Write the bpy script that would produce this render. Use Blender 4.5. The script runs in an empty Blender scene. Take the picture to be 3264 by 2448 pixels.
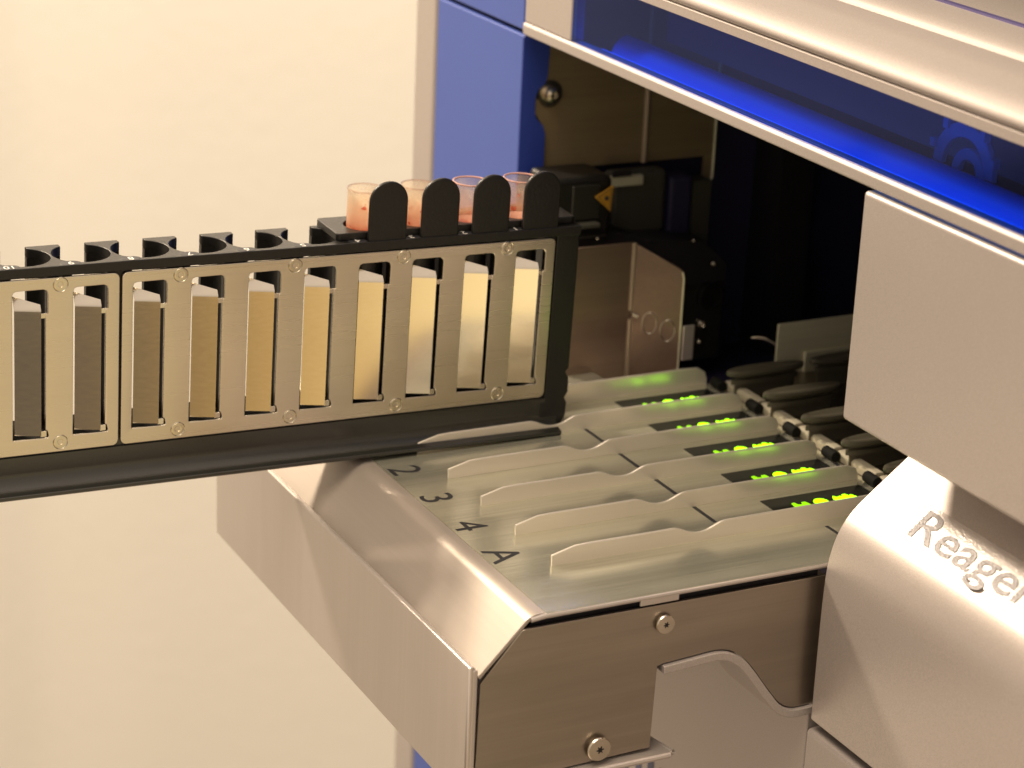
import bpy, bmesh, math, random
from mathutils import Matrix, Vector
random.seed(4)
S = 0.01                                  # everything below is written in centimetres
scn = bpy.context.scene
COL = scn.collection
PI = math.pi

# ------------------------------------------------------------------ materials
def newmat(name):
    m = bpy.data.materials.new(name); m.use_nodes = True
    nt = m.node_tree
    for n in list(nt.nodes): nt.nodes.remove(n)
    out = nt.nodes.new('ShaderNodeOutputMaterial')
    b = nt.nodes.new('ShaderNodeBsdfPrincipled')
    nt.links.new(b.outputs[0], out.inputs[0])
    return m, nt, b, out

def N(nt, typ, **kw):
    n = nt.nodes.new(typ)
    for k, v in kw.items():
        if k in n.inputs.keys(): n.inputs[k].default_value = v
        else: setattr(n, k, v)
    return n

def ramp(nt, src, stops):
    r = nt.nodes.new('ShaderNodeValToRGB')
    el = r.color_ramp.elements
    while len(el) < len(stops): el.new(0.5)
    for e, (p, c) in zip(el, stops):
        e.position = p
        e.color = (c[0], c[1], c[2], 1) if isinstance(c, (tuple, list)) else (c, c, c, 1)
    nt.links.new(src, r.inputs[0])
    return r

def simple(name, col, rough=.5, metal=0, bump=0, bscale=400, var=.08, spec=.5, coat=0):
    m, nt, b, out = newmat(name)
    tc = N(nt, 'ShaderNodeTexCoord')
    no = N(nt, 'ShaderNodeTexNoise'); no.inputs['Scale'].default_value = 9; no.inputs['Detail'].default_value = 5
    nt.links.new(tc.outputs['Object'], no.inputs['Vector'])
    lo = tuple(c*(1-var) for c in col); hi = tuple(min(1, c*(1+var)) for c in col)
    r = ramp(nt, no.outputs['Fac'], [(.3, lo), (.7, hi)])
    nt.links.new(r.outputs[0], b.inputs['Base Color'])
    b.inputs['Roughness'].default_value = rough
    b.inputs['Metallic'].default_value = metal
    b.inputs['Specular IOR Level'].default_value = spec
    b.inputs['Coat Weight'].default_value = coat
    if bump:
        n2 = N(nt, 'ShaderNodeTexNoise'); n2.inputs['Scale'].default_value = bscale; n2.inputs['Detail'].default_value = 3
        nt.links.new(tc.outputs['Object'], n2.inputs['Vector'])
        bp = N(nt, 'ShaderNodeBump'); bp.inputs['Strength'].default_value = bump; bp.inputs['Distance'].default_value = .0003
        nt.links.new(n2.outputs['Fac'], bp.inputs['Height']); nt.links.new(bp.outputs[0], b.inputs['Normal'])
    return m

def brushed(name, col, axis='X', rough=.3, rvar=.12, strength=.25, metal=1.0, aniso=0.5, fine=1.0, smudge=.15, bump=.25, long=1.0):
    """brushed sheet metal: long streaks along one axis plus soft smudges"""
    m, nt, b, out = newmat(name)
    tc = N(nt, 'ShaderNodeTexCoord')
    mp = N(nt, 'ShaderNodeMapping')
    sc = {'X': (3, 900, 900), 'Y': (900, 3, 900), 'Z': (900, 900, 3)}[axis]
    mp.inputs['Scale'].default_value = tuple((s*fine if s > 10 else s/long) for s in sc)
    nt.links.new(tc.outputs['Object'], mp.inputs['Vector'])
    no = N(nt, 'ShaderNodeTexNoise'); no.inputs['Scale'].default_value = 1; no.inputs['Detail'].default_value = 2.5
    nt.links.new(mp.outputs[0], no.inputs['Vector'])
    mp2 = N(nt, 'ShaderNodeMapping')
    sc2 = {'X': (14, 90, 90), 'Y': (90, 14, 90), 'Z': (90, 90, 14)}[axis]
    mp2.inputs['Scale'].default_value = sc2
    nt.links.new(tc.outputs['Object'], mp2.inputs['Vector'])
    sm = N(nt, 'ShaderNodeTexNoise'); sm.inputs['Scale'].default_value = 1; sm.inputs['Detail'].default_value = 3
    nt.links.new(mp2.outputs[0], sm.inputs['Vector'])
    r1 = ramp(nt, no.outputs['Fac'], [(.25, 1-strength), (.75, 1.0)])
    r2 = ramp(nt, sm.outputs['Fac'], [(.3, 1-smudge), (.7, 1.0)])
    mu = N(nt, 'ShaderNodeMix', data_type='RGBA', blend_type='MULTIPLY'); mu.inputs[0].default_value = 1
    nt.links.new(r1.outputs[0], mu.inputs[6]); nt.links.new(r2.outputs[0], mu.inputs[7])
    mu2 = N(nt, 'ShaderNodeMix', data_type='RGBA', blend_type='MULTIPLY'); mu2.inputs[0].default_value = 1
    nt.links.new(mu.outputs[2], mu2.inputs[6]); mu2.inputs[7].default_value = (*col, 1)
    nt.links.new(mu2.outputs[2], b.inputs['Base Color'])
    rr = N(nt, 'ShaderNodeMapRange'); rr.inputs['To Min'].default_value = rough-rvar; rr.inputs['To Max'].default_value = rough+rvar
    nt.links.new(no.outputs['Fac'], rr.inputs['Value']); nt.links.new(rr.outputs[0], b.inputs['Roughness'])
    b.inputs['Metallic'].default_value = metal
    bp = N(nt, 'ShaderNodeBump'); bp.inputs['Strength'].default_value = bump; bp.inputs['Distance'].default_value = .00006
    nt.links.new(no.outputs['Fac'], bp.inputs['Height']); nt.links.new(bp.outputs[0], b.inputs['Normal'])
    return m

def emis(name, col, strength):
    m, nt, b, out = newmat(name)
    b.inputs['Base Color'].default_value = (*[c*.3 for c in col], 1)
    b.inputs['Emission Color'].default_value = (*col, 1)
    b.inputs['Emission Strength'].default_value = strength
    return m

def speckle_paint(name, col, rough=.42, metal=.55):
    """silver metallic paint with fine sparkle"""
    m, nt, b, out = newmat(name)
    tc = N(nt, 'ShaderNodeTexCoord')
    n1 = N(nt, 'ShaderNodeTexNoise'); n1.inputs['Scale'].default_value = 2600; n1.inputs['Detail'].default_value = 2
    n2 = N(nt, 'ShaderNodeTexNoise'); n2.inputs['Scale'].default_value = 12; n2.inputs['Detail'].default_value = 4
    for n in (n1, n2): nt.links.new(tc.outputs['Object'], n.inputs['Vector'])
    r1 = ramp(nt, n1.outputs['Fac'], [(.35, .84), (.65, 1.0)])
    r2 = ramp(nt, n2.outputs['Fac'], [(.3, .94), (.7, 1.0)])
    mu = N(nt, 'ShaderNodeMix', data_type='RGBA', blend_type='MULTIPLY'); mu.inputs[0].default_value = 1
    nt.links.new(r1.outputs[0], mu.inputs[6]); nt.links.new(r2.outputs[0], mu.inputs[7])
    mu2 = N(nt, 'ShaderNodeMix', data_type='RGBA', blend_type='MULTIPLY'); mu2.inputs[0].default_value = 1
    nt.links.new(mu.outputs[2], mu2.inputs[6]); mu2.inputs[7].default_value = (*col, 1)
    nt.links.new(mu2.outputs[2], b.inputs['Base Color'])
    b.inputs['Roughness'].default_value = rough; b.inputs['Metallic'].default_value = metal
    bp = N(nt, 'ShaderNodeBump'); bp.inputs['Strength'].default_value = .35; bp.inputs['Distance'].default_value = .00008
    nt.links.new(n1.outputs['Fac'], bp.inputs['Height']); nt.links.new(bp.outputs[0], b.inputs['Normal'])
    return m

MT = {}
MT['silver']   = speckle_paint('silver_paint', (.52, .47, .45), .42, .4)
MT['silver2']  = speckle_paint('silver_paint_satin', (.53, .48, .46), .46, .4)
MT['silver_gloss'] = speckle_paint('silver_paint_gloss', (.62, .56, .535), .36, .6)
MT['silver_lid'] = speckle_paint('silver_paint_lid', (.53, .475, .45), .6, .35)
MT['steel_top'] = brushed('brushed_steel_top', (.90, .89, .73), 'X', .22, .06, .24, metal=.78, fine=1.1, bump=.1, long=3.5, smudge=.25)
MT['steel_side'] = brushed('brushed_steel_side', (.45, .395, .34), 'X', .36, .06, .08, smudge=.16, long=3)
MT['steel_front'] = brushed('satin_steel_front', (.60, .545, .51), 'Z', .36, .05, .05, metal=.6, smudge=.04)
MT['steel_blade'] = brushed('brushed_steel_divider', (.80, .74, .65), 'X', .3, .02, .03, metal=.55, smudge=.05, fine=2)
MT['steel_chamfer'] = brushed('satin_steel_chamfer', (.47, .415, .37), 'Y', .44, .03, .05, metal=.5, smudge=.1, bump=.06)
MT['steel_plate'] = brushed('rack_plate_steel', (.77, .70, .58), 'X', .28, .03, .04, smudge=.05, bump=.05, long=5)
MT['steel_fin'] = brushed('spring_tongue_steel', (.78, .72, .62), 'X', .16, .02, .03, smudge=.03, bump=.03, long=5)
MT['steel_dark'] = brushed('inner_bracket_steel', (.30, .23, .13), 'X', .45, .06, .15, metal=.35)
MT['steel_guard'] = brushed('guard_steel', (.22, .155, .12), 'X', .40, .05, .12, metal=.6)
MT['steel_plain'] = brushed('inner_plate_steel', (.85, .82, .62), 'X', .4, .05, .08, metal=.4)
MT['steel_rivet'] = simple('rivet_steel', (.74, .68, .54), .24, 1)
MT['screw'] = simple('screw_steel', (.66, .60, .50), .24, 1)
MT['blackp'] = simple('black_plastic', (.006, .0055, .005), .4, 0, .3, 900, .1)
MT['blackgl'] = simple('black_plastic_gloss', (.016, .016, .013), .27, 0, .1, 900, .1, spec=.9)
MT['rubber'] = simple('dark_rubber', (.075, .068, .05), .35, 0, .1, 600)
MT['blue'] = simple('blue_paint', (.06, .105, .40), .5, 0, .25, 1500, .04)
MT['bluedark'] = simple('dark_blue', (.02, .045, .30), .45, 0, .2, 1500, .05)  # darker blue for the side faces of the column
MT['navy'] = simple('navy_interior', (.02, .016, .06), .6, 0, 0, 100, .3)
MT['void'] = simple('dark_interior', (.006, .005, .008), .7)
MT['greyp'] = simple('grey_plastic', (.05, .048, .038), .5)
MT['yellow'] = simple('warning_yellow', (.38, .19, .01), .5)
MT['ink'] = simple('black_ink', (.02, .02, .025), .5)
MT['white'] = simple('white_ink', (.75, .73, .68), .5)
MT['greyink'] = simple('slate_ink', (.22, .21, .22), .4, .3, .8, 1500, .4)
MT['blueink'] = simple('blue_grey_ink', (.10, .11, .20), .5)
MT['display'] = simple('display_glass', (.012, .013, .012), .14)
MT['strip'] = emis('blue_light_strip', (.0, .24, 1.0), 2.8)
MT['ledge'] = simple('blue_ledge_paint', (.01, .36, .75), .55, 0)
MT['backing'] = simple('blue_backing', (.12, .10, .26), .5)
MT['led'] = emis('green_led', (.34, 1.0, .0), 3.2)
MT['led_dim'] = emis('green_led_dim', (.30, .80, .0), 1.2)
MT['label'] = simple('label_film', (.66, .61, .59), .25, .35, .3, 1200, .03)
MT['floor_inner'] = brushed('inner_floor_steel', (.32, .28, .22), 'X', .4, .08, .15)
MT['fold_highlight'] = simple('fold_highlight_steel', (.36, .29, .22), .4, .5)  # lighter than the sheets, fold highlight put into the colour
MT['matte_black'] = simple('matte_black', (.01, .01, .009), .8, spec=.1)
MT['bar'] = simple('nickel_bar', (.38, .35, .27), .7, .0, spec=.2)
MT['reflection_ring'] = simple('reflection_ring_pale', (.9, .8, .8), .5)

# wall plaster
m, nt, b, out = newmat('wall_plaster')
tc = N(nt, 'ShaderNodeTexCoord')
n1 = N(nt, 'ShaderNodeTexNoise'); n1.inputs['Scale'].default_value = 60; n1.inputs['Detail'].default_value = 6
n2 = N(nt, 'ShaderNodeTexNoise'); n2.inputs['Scale'].default_value = 1.4; n2.inputs['Detail'].default_value = 2
for n in (n1, n2): nt.links.new(tc.outputs['Object'], n.inputs['Vector'])
r = ramp(nt, n2.outputs['Fac'], [(.3, (.745, .72, .66)), (.7, (.755, .73, .67))])
nt.links.new(r.outputs[0], b.inputs['Base Color']); b.inputs['Roughness'].default_value = .8
bp = N(nt, 'ShaderNodeBump'); bp.inputs['Strength'].default_value = .35; bp.inputs['Distance'].default_value = .002
nt.links.new(n1.outputs['Fac'], bp.inputs['Height']); nt.links.new(bp.outputs[0], b.inputs['Normal'])
MT['wall'] = m

# blue tinted lid window: tinted see-through plus a sharp surface reflection
m, nt, b, out = newmat('blue_window')
nt.nodes.remove(b)
tr = N(nt, 'ShaderNodeBsdfTransparent'); tr.inputs[0].default_value = (.26, .50, .95, 1)
gl = N(nt, 'ShaderNodeBsdfGlossy'); gl.inputs[0].default_value = (.38, .42, .85, 1); gl.inputs['Roughness'].default_value = .16
lwt = N(nt, 'ShaderNodeLayerWeight'); lwt.inputs[0].default_value = .5
fr = ramp(nt, lwt.outputs['Facing'], [(0, .05), (.5, .10), (.8, .3), (1, .9)])
mx = N(nt, 'ShaderNodeMixShader')
nt.links.new(fr.outputs[0], mx.inputs[0]); nt.links.new(tr.outputs[0], mx.inputs[1]); nt.links.new(gl.outputs[0], mx.inputs[2])
nt.links.new(mx.outputs[0], out.inputs[0])
MT['window'] = m

# sample tube wall: clear plastic with a film of blood towards the lower part (object z in metres, tube base = 0)
def tube_mat(name, seed, level, film, col):
    m, nt, b, out = newmat(name)
    nt.nodes.remove(b)
    tc = N(nt, 'ShaderNodeTexCoord'); sp = N(nt, 'ShaderNodeSeparateXYZ')
    nt.links.new(tc.outputs['Object'], sp.inputs[0])
    mp = N(nt, 'ShaderNodeMapping'); mp.inputs['Location'].default_value = (seed, seed*2.3, seed)
    nt.links.new(tc.outputs['Object'], mp.inputs['Vector'])
    no = N(nt, 'ShaderNodeTexNoise'); no.inputs['Scale'].default_value = 170; no.inputs['Detail'].default_value = 4
    nt.links.new(mp.outputs[0], no.inputs['Vector'])
    big = N(nt, 'ShaderNodeTexNoise'); big.inputs['Scale'].default_value = 300; big.inputs['Detail'].default_value = 1
    nt.links.new(mp.outputs[0], big.inputs['Vector'])
    # height mask
    mr = N(nt, 'ShaderNodeMapRange'); mr.inputs['From Min'].default_value = .079; mr.inputs['From Max'].default_value = level*S
    mr.inputs['To Min'].default_value = 0; mr.inputs['To Max'].default_value = 1
    nt.links.new(sp.outputs[2], mr.inputs['Value'])
    mt = N(nt, 'ShaderNodeMath', operation='MULTIPLY_ADD'); nt.links.new(no.outputs['Fac'], mt.inputs[0]); mt.inputs[1].default_value = .9; mt.inputs[2].default_value = -.45
    ad = N(nt, 'ShaderNodeMath', operation='ADD'); nt.links.new(mr.outputs[0], ad.inputs[0]); nt.links.new(mt.outputs[0], ad.inputs[1])
    fac = ramp(nt, ad.outputs[0], [(.0, film*.35), (.45, film), (.95, min(1, film*1.5))])
    spots = ramp(nt, big.outputs['Fac'], [(.69, 0.0), (.74, 1.0)])
    colr = ramp(nt, ad.outputs[0], [(.3, (.90, .74, .52)), (.85, col), (1.0, (.72, .12, .07))])
    dif = N(nt, 'ShaderNodeBsdfDiffuse'); tl = N(nt, 'ShaderNodeBsdfTranslucent')
    mc = N(nt, 'ShaderNodeMix', data_type='RGBA')
    nt.links.new(spots.outputs[0], mc.inputs[0]); nt.links.new(colr.outputs[0], mc.inputs[6]); mc.inputs[7].default_value = (.62, .13, .07, 1)
    nt.links.new(mc.outputs[2], dif.inputs[0]); nt.links.new(mc.outputs[2], tl.inputs[0])
    m1 = N(nt, 'ShaderNodeMixShader'); m1.inputs[0].default_value = .55
    nt.links.new(dif.outputs[0], m1.inputs[1]); nt.links.new(tl.outputs[0], m1.inputs[2])
    tr = N(nt, 'ShaderNodeBsdfTransparent'); tr.inputs[0].default_value = (.96, .93, .90, 1)
    mxm = N(nt, 'ShaderNodeMath', operation='MAXIMUM')
    sp2 = N(nt, 'ShaderNodeMath', operation='MULTIPLY'); sp2.inputs[1].default_value = .75; nt.links.new(spots.outputs[0], sp2.inputs[0])
    nt.links.new(fac.outputs[0], mxm.inputs[0]); nt.links.new(sp2.outputs[0], mxm.inputs[1])
    m2 = N(nt, 'ShaderNodeMixShader'); nt.links.new(mxm.outputs[0], m2.inputs[0])
    nt.links.new(tr.outputs[0], m2.inputs[1]); nt.links.new(m1.outputs[0], m2.inputs[2])
    gl = N(nt, 'ShaderNodeBsdfGlossy'); gl.inputs['Roughness'].default_value = .06
    lwt = N(nt, 'ShaderNodeLayerWeight'); lwt.inputs[0].default_value = .5
    lw = ramp(nt, lwt.outputs['Facing'], [(0, .03), (.6, .06), (.9, .25), (1, .6)])
    m3 = N(nt, 'ShaderNodeMixShader'); nt.links.new(lw.outputs[0], m3.inputs[0])
    nt.links.new(m2.outputs[0], m3.inputs[1]); nt.links.new(gl.outputs[0], m3.inputs[2])
    nt.links.new(m3.outputs[0], out.inputs[0])
    return m
m, nt, b, out = newmat('tube_rim')
nt.nodes.remove(b)
tr = N(nt, 'ShaderNodeBsdfTransparent'); tr.inputs[0].default_value = (.93, .86, .82, 1)
gl = N(nt, 'ShaderNodeBsdfGlossy'); gl.inputs['Roughness'].default_value = .08; gl.inputs[0].default_value = (1, .95, .92, 1)
lwt = N(nt, 'ShaderNodeLayerWeight'); lwt.inputs[0].default_value = .5
lw = ramp(nt, lwt.outputs['Facing'], [(0, .08), (.6, .15), (.9, .35), (1, .7)])
mx = N(nt, 'ShaderNodeMixShader')
nt.links.new(lw.outputs[0], mx.inputs[0]); nt.links.new(tr.outputs[0], mx.inputs[1]); nt.links.new(gl.outputs[0], mx.inputs[2])
nt.links.new(mx.outputs[0], out.inputs[0])
MT['rim'] = m
MT['rim_red'] = simple('stained_rim', (.62, .36, .30), .25)

# ------------------------------------------------------------------ geometry helpers
def link(o, parent=None):
    COL.objects.link(o)
    if parent is not None: o.parent = parent
    return o

def mesh(name, verts, faces, mat, parent=None, smooth=False, bevel=0, seg=2, ang=35):
    me = bpy.data.meshes.new(name)
    me.from_pydata([tuple(c*S for c in v) for v in verts], [], faces)
    bm = bmesh.new(); bm.from_mesh(me); bmesh.ops.recalc_face_normals(bm, faces=bm.faces); bm.to_mesh(me); bm.free()
    return finish(name, me, mat, parent, smooth, bevel, seg, ang)

def finish(name, me, mat, parent, smooth=False, bevel=0, seg=2, ang=35):
    me.materials.clear(); me.materials.append(MT[mat] if isinstance(mat, str) else mat)
    o = bpy.data.objects.new(name, me)
    link(o, parent)
    if smooth or bevel:
        for p in me.polygons: p.use_smooth = True
        me.set_sharp_from_angle(angle=math.radians(ang))
    if bevel:
        mod = o.modifiers.new('bevel', 'BEVEL'); mod.width = bevel*S; mod.segments = seg; mod.limit_method = 'ANGLE'
        mod.angle_limit = math.radians(30); mod.harden_normals = True
    return o

def join_meshes(parts):
    """parts = [(verts, faces)] -> one"""
    V, F = [], []
    for v, f in parts:
        n = len(V); V += v; F += [tuple(i+n for i in q) for q in f]
    return V, F

def boxg(x0, x1, y0, y1, z0, z1):
    v = [(x, y, z) for x in (x0, x1) for y in (y0, y1) for z in (z0, z1)]
    f = [(0, 1, 3, 2), (4, 6, 7, 5), (0, 4, 5, 1), (2, 3, 7, 6), (0, 2, 6, 4), (1, 5, 7, 3)]
    return v, f

def box(name, x0, x1, y0, y1, z0, z1, mat, parent=None, bevel=0, seg=2):
    v, f = boxg(x0, x1, y0, y1, z0, z1)
    return mesh(name, v, f, mat, parent, bevel=bevel, seg=seg)

def plate(name, loops, c0, c1, fmap, mat, parent=None, edge=0.0, smooth=True, ang=30):
    """flat plate from 2-D loops (first outer, others holes), between c0 and c1 on the third axis"""
    cu = bpy.data.curves.new(name, 'CURVE'); cu.dimensions = '2D'; cu.fill_mode = 'BOTH'
    for lp in loops:
        s = cu.splines.new('POLY'); s.points.add(len(lp)-1); s.use_cyclic_u = True
        for p, (a, b_) in zip(s.points, lp): p.co = (a, b_, 0, 1)
    h = abs(c1-c0)/2
    e = min(edge, h*.9)
    cu.extrude = h-e; cu.bevel_depth = e; cu.bevel_resolution = 1
    if e: cu.offset = -e
    o = bpy.data.objects.new('tmp', cu); COL.objects.link(o)
    bpy.context.view_layer.update()
    me = bpy.data.meshes.new_from_object(o.evaluated_get(bpy.context.evaluated_depsgraph_get()))
    bpy.data.objects.remove(o); bpy.data.curves.remove(cu)
    mid = (c0+c1)/2
    for v in me.vertices:
        v.co = Vector(fmap(v.co.x, v.co.y, v.co.z+mid))*S
    bm = bmesh.new(); bm.from_mesh(me); bmesh.ops.remove_doubles(bm, verts=bm.verts, dist=1e-6)
    bmesh.ops.recalc_face_normals(bm, faces=bm.faces); bm.to_mesh(me); bm.free()
    me.name = name
    o = finish(name, me, mat, parent, smooth, 0, 2, ang)
    if e and smooth:
        me.set_sharp_from_angle(angle=math.radians(60)); wn = o.modifiers.new('wn', 'WEIGHTED_NORMAL'); wn.weight = 100; wn.keep_sharp = True
    return o

XZ = lambda a, b_, c: (a, c, b_)      # profile in x-z, thickness along y
XY = lambda a, b_, c: (a, b_, c)
YZ = lambda a, b_, c: (c, a, b_)

def rrect(x0, y0, x1, y1, r, n=5):
    rs = r if isinstance(r, (list, tuple)) else [r]*4   # bl, br, tr, tl
    P = []
    for (cx, cy, a0), rr in zip([(x0, y0, PI), (x1, y0, 1.5*PI), (x1, y1, 0), (x0, y1, .5*PI)], rs):
        sx = 1 if cx == x0 else -1; sy = 1 if cy == y0 else -1
        ox, oy = cx+sx*rr, cy+sy*rr
        if rr < 1e-6: P.append((cx, cy)); continue
        for i in range(n+1):
            a = a0+i*.5*PI/n
            P.append((ox+rr*math.cos(a), oy+rr*math.sin(a)))
    return P

def circ(cx, cy, r, n=32, a0=0, a1=2*PI, ry=None):
    full = abs(a1-a0-2*PI) < 1e-6
    k = n if full else n+1
    return [(cx+r*math.cos(a0+(a1-a0)*i/n), cy+(ry or r)*math.sin(a0+(a1-a0)*i/n)) for i in range(k)]

def smoothpts(pts, n=6, closed=False):
    """Catmull-Rom through the points"""
    out = []; L = len(pts)
    rng = range(L if closed else L-1)
    for i in rng:
        p = [pts[(i+k) % L] if closed else pts[min(max(i+k, 0), L-1)] for k in (-1, 0, 1, 2)]
        for j in range(n):
            t = j/n
            out.append(tuple(.5*((2*p[1][d])+(-p[0][d]+p[2][d])*t+(2*p[0][d]-5*p[1][d]+4*p[2][d]-p[3][d])*t*t+(-p[0][d]+3*p[1][d]-3*p[2][d]+p[3][d])*t**3) for d in range(len(pts[0]))))
    if not closed: out.append(tuple(pts[-1]))
    return out

def sweepY(name, prof, y0, y1, mat, parent=None, edge=.0, ang=25, bevel=0):
    """closed x-z profile extruded along y"""
    n = len(prof)
    v = [(x, y0, z) for x, z in prof]+[(x, y1, z) for x, z in prof]
    f = [(i, (i+1) % n, n+(i+1) % n, n+i) for i in range(n)]+[tuple(range(n)), tuple(range(2*n-1, n-1, -1))]
    return mesh(name, v, f, mat, parent, smooth=True, ang=ang, bevel=bevel)

def lathe(name, prof, mat, parent=None, n=28, M=None, cap=True, ang=30):
    """prof = [(r, z)] about local z, placed with M (4x4, cm)"""
    V, F = [], []
    for r, z in prof:
        for i in range(n):
            a = 2*PI*i/n; V.append((r*math.cos(a), r*math.sin(a), z))
    for k in range(len(prof)-1):
        for i in range(n):
            F.append((k*n+i, k*n+(i+1) % n, (k+1)*n+(i+1) % n, (k+1)*n+i))
    if cap:
        if prof[0][0] > 1e-4: F.append(tuple(range(n-1, -1, -1)))
        if prof[-1][0] > 1e-4: F.append(tuple((len(prof)-1)*n+i for i in range(n)))
    if M is not None: V = [tuple(M @ Vector(v)) for v in V]
    return mesh(name, V, F, mat, parent, smooth=True, ang=ang)

def tubeg(pts, r, n=10, caps=True):
    pts = [Vector(p) for p in pts]; V, F = [], []
    up = Vector((0, 0, 1)); prev = None
    for i, p in enumerate(pts):
        d = (pts[min(i+1, len(pts)-1)]-pts[max(i-1, 0)]).normalized()
        a = d.cross(up) if prev is None else prev-d*prev.dot(d)
        if a.length < 1e-3: a = d.cross(Vector((0, 1, 0)))
        a.normalize(); prev = a; b_ = d.cross(a)
        for k in range(n):
            t = 2*PI*k/n; V.append(tuple(p+a*r*math.cos(t)+b_*r*math.sin(t)))
    for i in range(len(pts)-1):
        for k in range(n): F.append((i*n+k, i*n+(k+1) % n, (i+1)*n+(k+1) % n, (i+1)*n+k))
    if caps: F += [tuple(range(n-1, -1, -1)), tuple((len(pts)-1)*n+k for k in range(n))]
    return V, F

def text(name, s, size, org, right, up, mat, parent=None, thick=.01, align='CENTER', extra=0.0, font_scale=(1, 1)):
    cu = bpy.data.curves.new(name, 'FONT'); cu.body = s; cu.size = size; cu.align_x = align; cu.extrude = thick/2; cu.offset = extra
    cu.space_character = 1.0
    o = bpy.data.objects.new('tmp', cu); COL.objects.link(o); bpy.context.view_layer.update()
    me = bpy.data.meshes.new_from_object(o.evaluated_get(bpy.context.evaluated_depsgraph_get()))
    bpy.data.objects.remove(o); bpy.data.curves.remove(cu)
    R_, U_ = Vector(right).normalized(), Vector(up).normalized(); Nn = R_.cross(U_); O = Vector(org)
    for v in me.vertices: v.co = (O+R_*v.co.x*font_scale[0]+U_*v.co.y*font_scale[1]+Nn*v.co.z)*S
    me.name = name
    return finish(name, me, mat, parent)

def tag(o, label=None, cat=None, group=None, kind=None):
    if label: o['label'] = label
    if cat: o['category'] = cat
    if group: o['group'] = group
    if kind: o['kind'] = kind
    return o

def thing(name, loc, label, cat, group=None, mw=None):
    o = bpy.data.objects.new(name, None); o.empty_display_size = .01; COL.objects.link(o)
    if mw is not None: o.matrix_world = mw
    else: o.location = Vector(loc)*S
    tag(o, label, cat, group)
    return o

def place(o_root):  # children are written in world cm; keep them there
    inv = Matrix.Translation(o_root.location).inverted()
    for c in list(o_root.children):
        c.matrix_parent_inverse = inv

# ------------------------------------------------------------------ the wall behind
wx = [-260, -100, 0]+[30+i*1.5 for i in range(40)]+[95, 150, 320]
def shade_dent(x): return 205+2.4*math.exp(-((x-57.5)/5.5)**2)+.5*math.tanh((x-70)/12)  # added dent, shaped to shade like a soft shadow band on the wall
wp = [(x, shade_dent(x)) for x in wx]; nw = len(wp)
wall_v = [(x, y, -160) for x, y in wp]+[(x, y, 160) for x, y in wp]+[(wx[0], 212, -160), (wx[-1], 212, -160), (wx[0], 212, 160), (wx[-1], 212, 160)]
wall_f = [(i, i+1, nw+i+1, nw+i) for i in range(nw-1)]+[(2*nw, 2*nw+2, 2*nw+3, 2*nw+1)]
w = mesh('wall', wall_v, wall_f, 'wall', smooth=True); tag(w, kind='structure')

# ------------------------------------------------------------------ the analyser
AN = thing('laboratory_analyzer', (55, 60, -40), 'silver and blue bench analyser with its blue windowed lid standing open', 'analyzer')
# far column
sweep = [(40.0, -60), (40.0, 12.2), (40.08, 12.28), (41.15, 12.28), (41.1, 10.7), (41.02, 10.4), (40.72, 10.15), (40.62, 9.9), (40.62, 9.3), (40.68, 9.05), (41.0, 8.75), (41.1, 8.4), (41.1, 6.0), (41.1, -60)]
col = plate('column_panel', [sweep], 76.9, 84.4, XZ, 'blue', AN, edge=.06)
side = plate('column_side', [[(a+.012 if a < 40.5 else a, z) for a, z in sweep]], 76.86, 76.9, XZ, 'bluedark', AN)
col2 = box('column_cap', 40.0, 41.15, 76.9, 84.4, 12.46, 26, 'blue', AN, bevel=.06)
side2 = box('column_cap_side', 40.07, 41.15, 76.86, 76.9, 12.5, 26, 'bluedark', AN)
box('column_core', 40.35, 41.0, 77.2, 84.0, 12.1, 12.6, 'void', AN)
box('side_trim', 39.95, 60, 84.42, 86.5, -60, 26, 'silver', AN, bevel=.25, seg=3)
box('side_body', 41.2, 80, 78.3, 84.4, -60, 26, 'navy', AN)
# lower housing under the tray
box('front_housing', 40.0, 41.2, 54.92, 76.8, -60, -1.2, 'silver', AN, bevel=.05)
LFT = 22.0
text('maker_lettering', 'NIMA', 3.4, (39.985, 67.3, -14.15), (0, -1, 0), (0, 0, 1), 'blueink', AN, thick=.01, align='LEFT', extra=.04)
# reagent cover (curved)
prof = [(39.79, -5.25), (39.78, -2.6), (39.79, -.9), (39.86, .2), (40.05, .98), (40.33, 1.55), (40.72, 2.0), (41.22, 2.42), (42.42, 3.36), (43.6, 4.3)]
prof = [(39.79, -5.25)] + smoothpts(prof[1:9], 5) + [(43.6, 4.3), (44.2, 4.2), (44.2, -5.25)]
rc = sweepY('reagent_cover', prof, LFT, 54.5, 'silver_gloss', AN, bevel=.06, ang=28)
# label plate + lettering on the slope
sl = Vector((41.22-42.42, 0, 2.42-3.36)).normalized()*-1  # up the slope
nrm = Vector((-sl.z, 0, sl.x)).normalized()
base = Vector((40.80, 0, 2.05))
def onslope(y, s, h=0): return tuple(base+Vector((0, y, 0))+sl*s+nrm*h)
lp = [(0, 0)]
q = rrect(43.0, -.12, 52.35, 1.22, .12)
pl = plate('label_plate', [q], .02, .05, lambda a, b_, c: onslope(a, b_, c+.02), 'label', rc, edge=.0)
tx = text('lettering', 'Reagents', 1.52, onslope(52.05, .02, .08), (0, -1, 0), sl, 'greyink', pl, thick=.02, align='LEFT', extra=.01, font_scale=(1.36, 1))
# lower panel under the gap
box('lower_panel', 39.8, 42, LFT, 54.75, -60, -5.62, 'silver', AN, bevel=.22, seg=4)
box('panel_gap', 40.4, 42, LFT, 54.7, -5.7, -5.2, 'void', AN)
# upper panel
box('upper_panel', 39.84, 43.4, LFT, 54.5, 5.02, 12.24, 'silver', AN, bevel=.16, seg=4)
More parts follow.
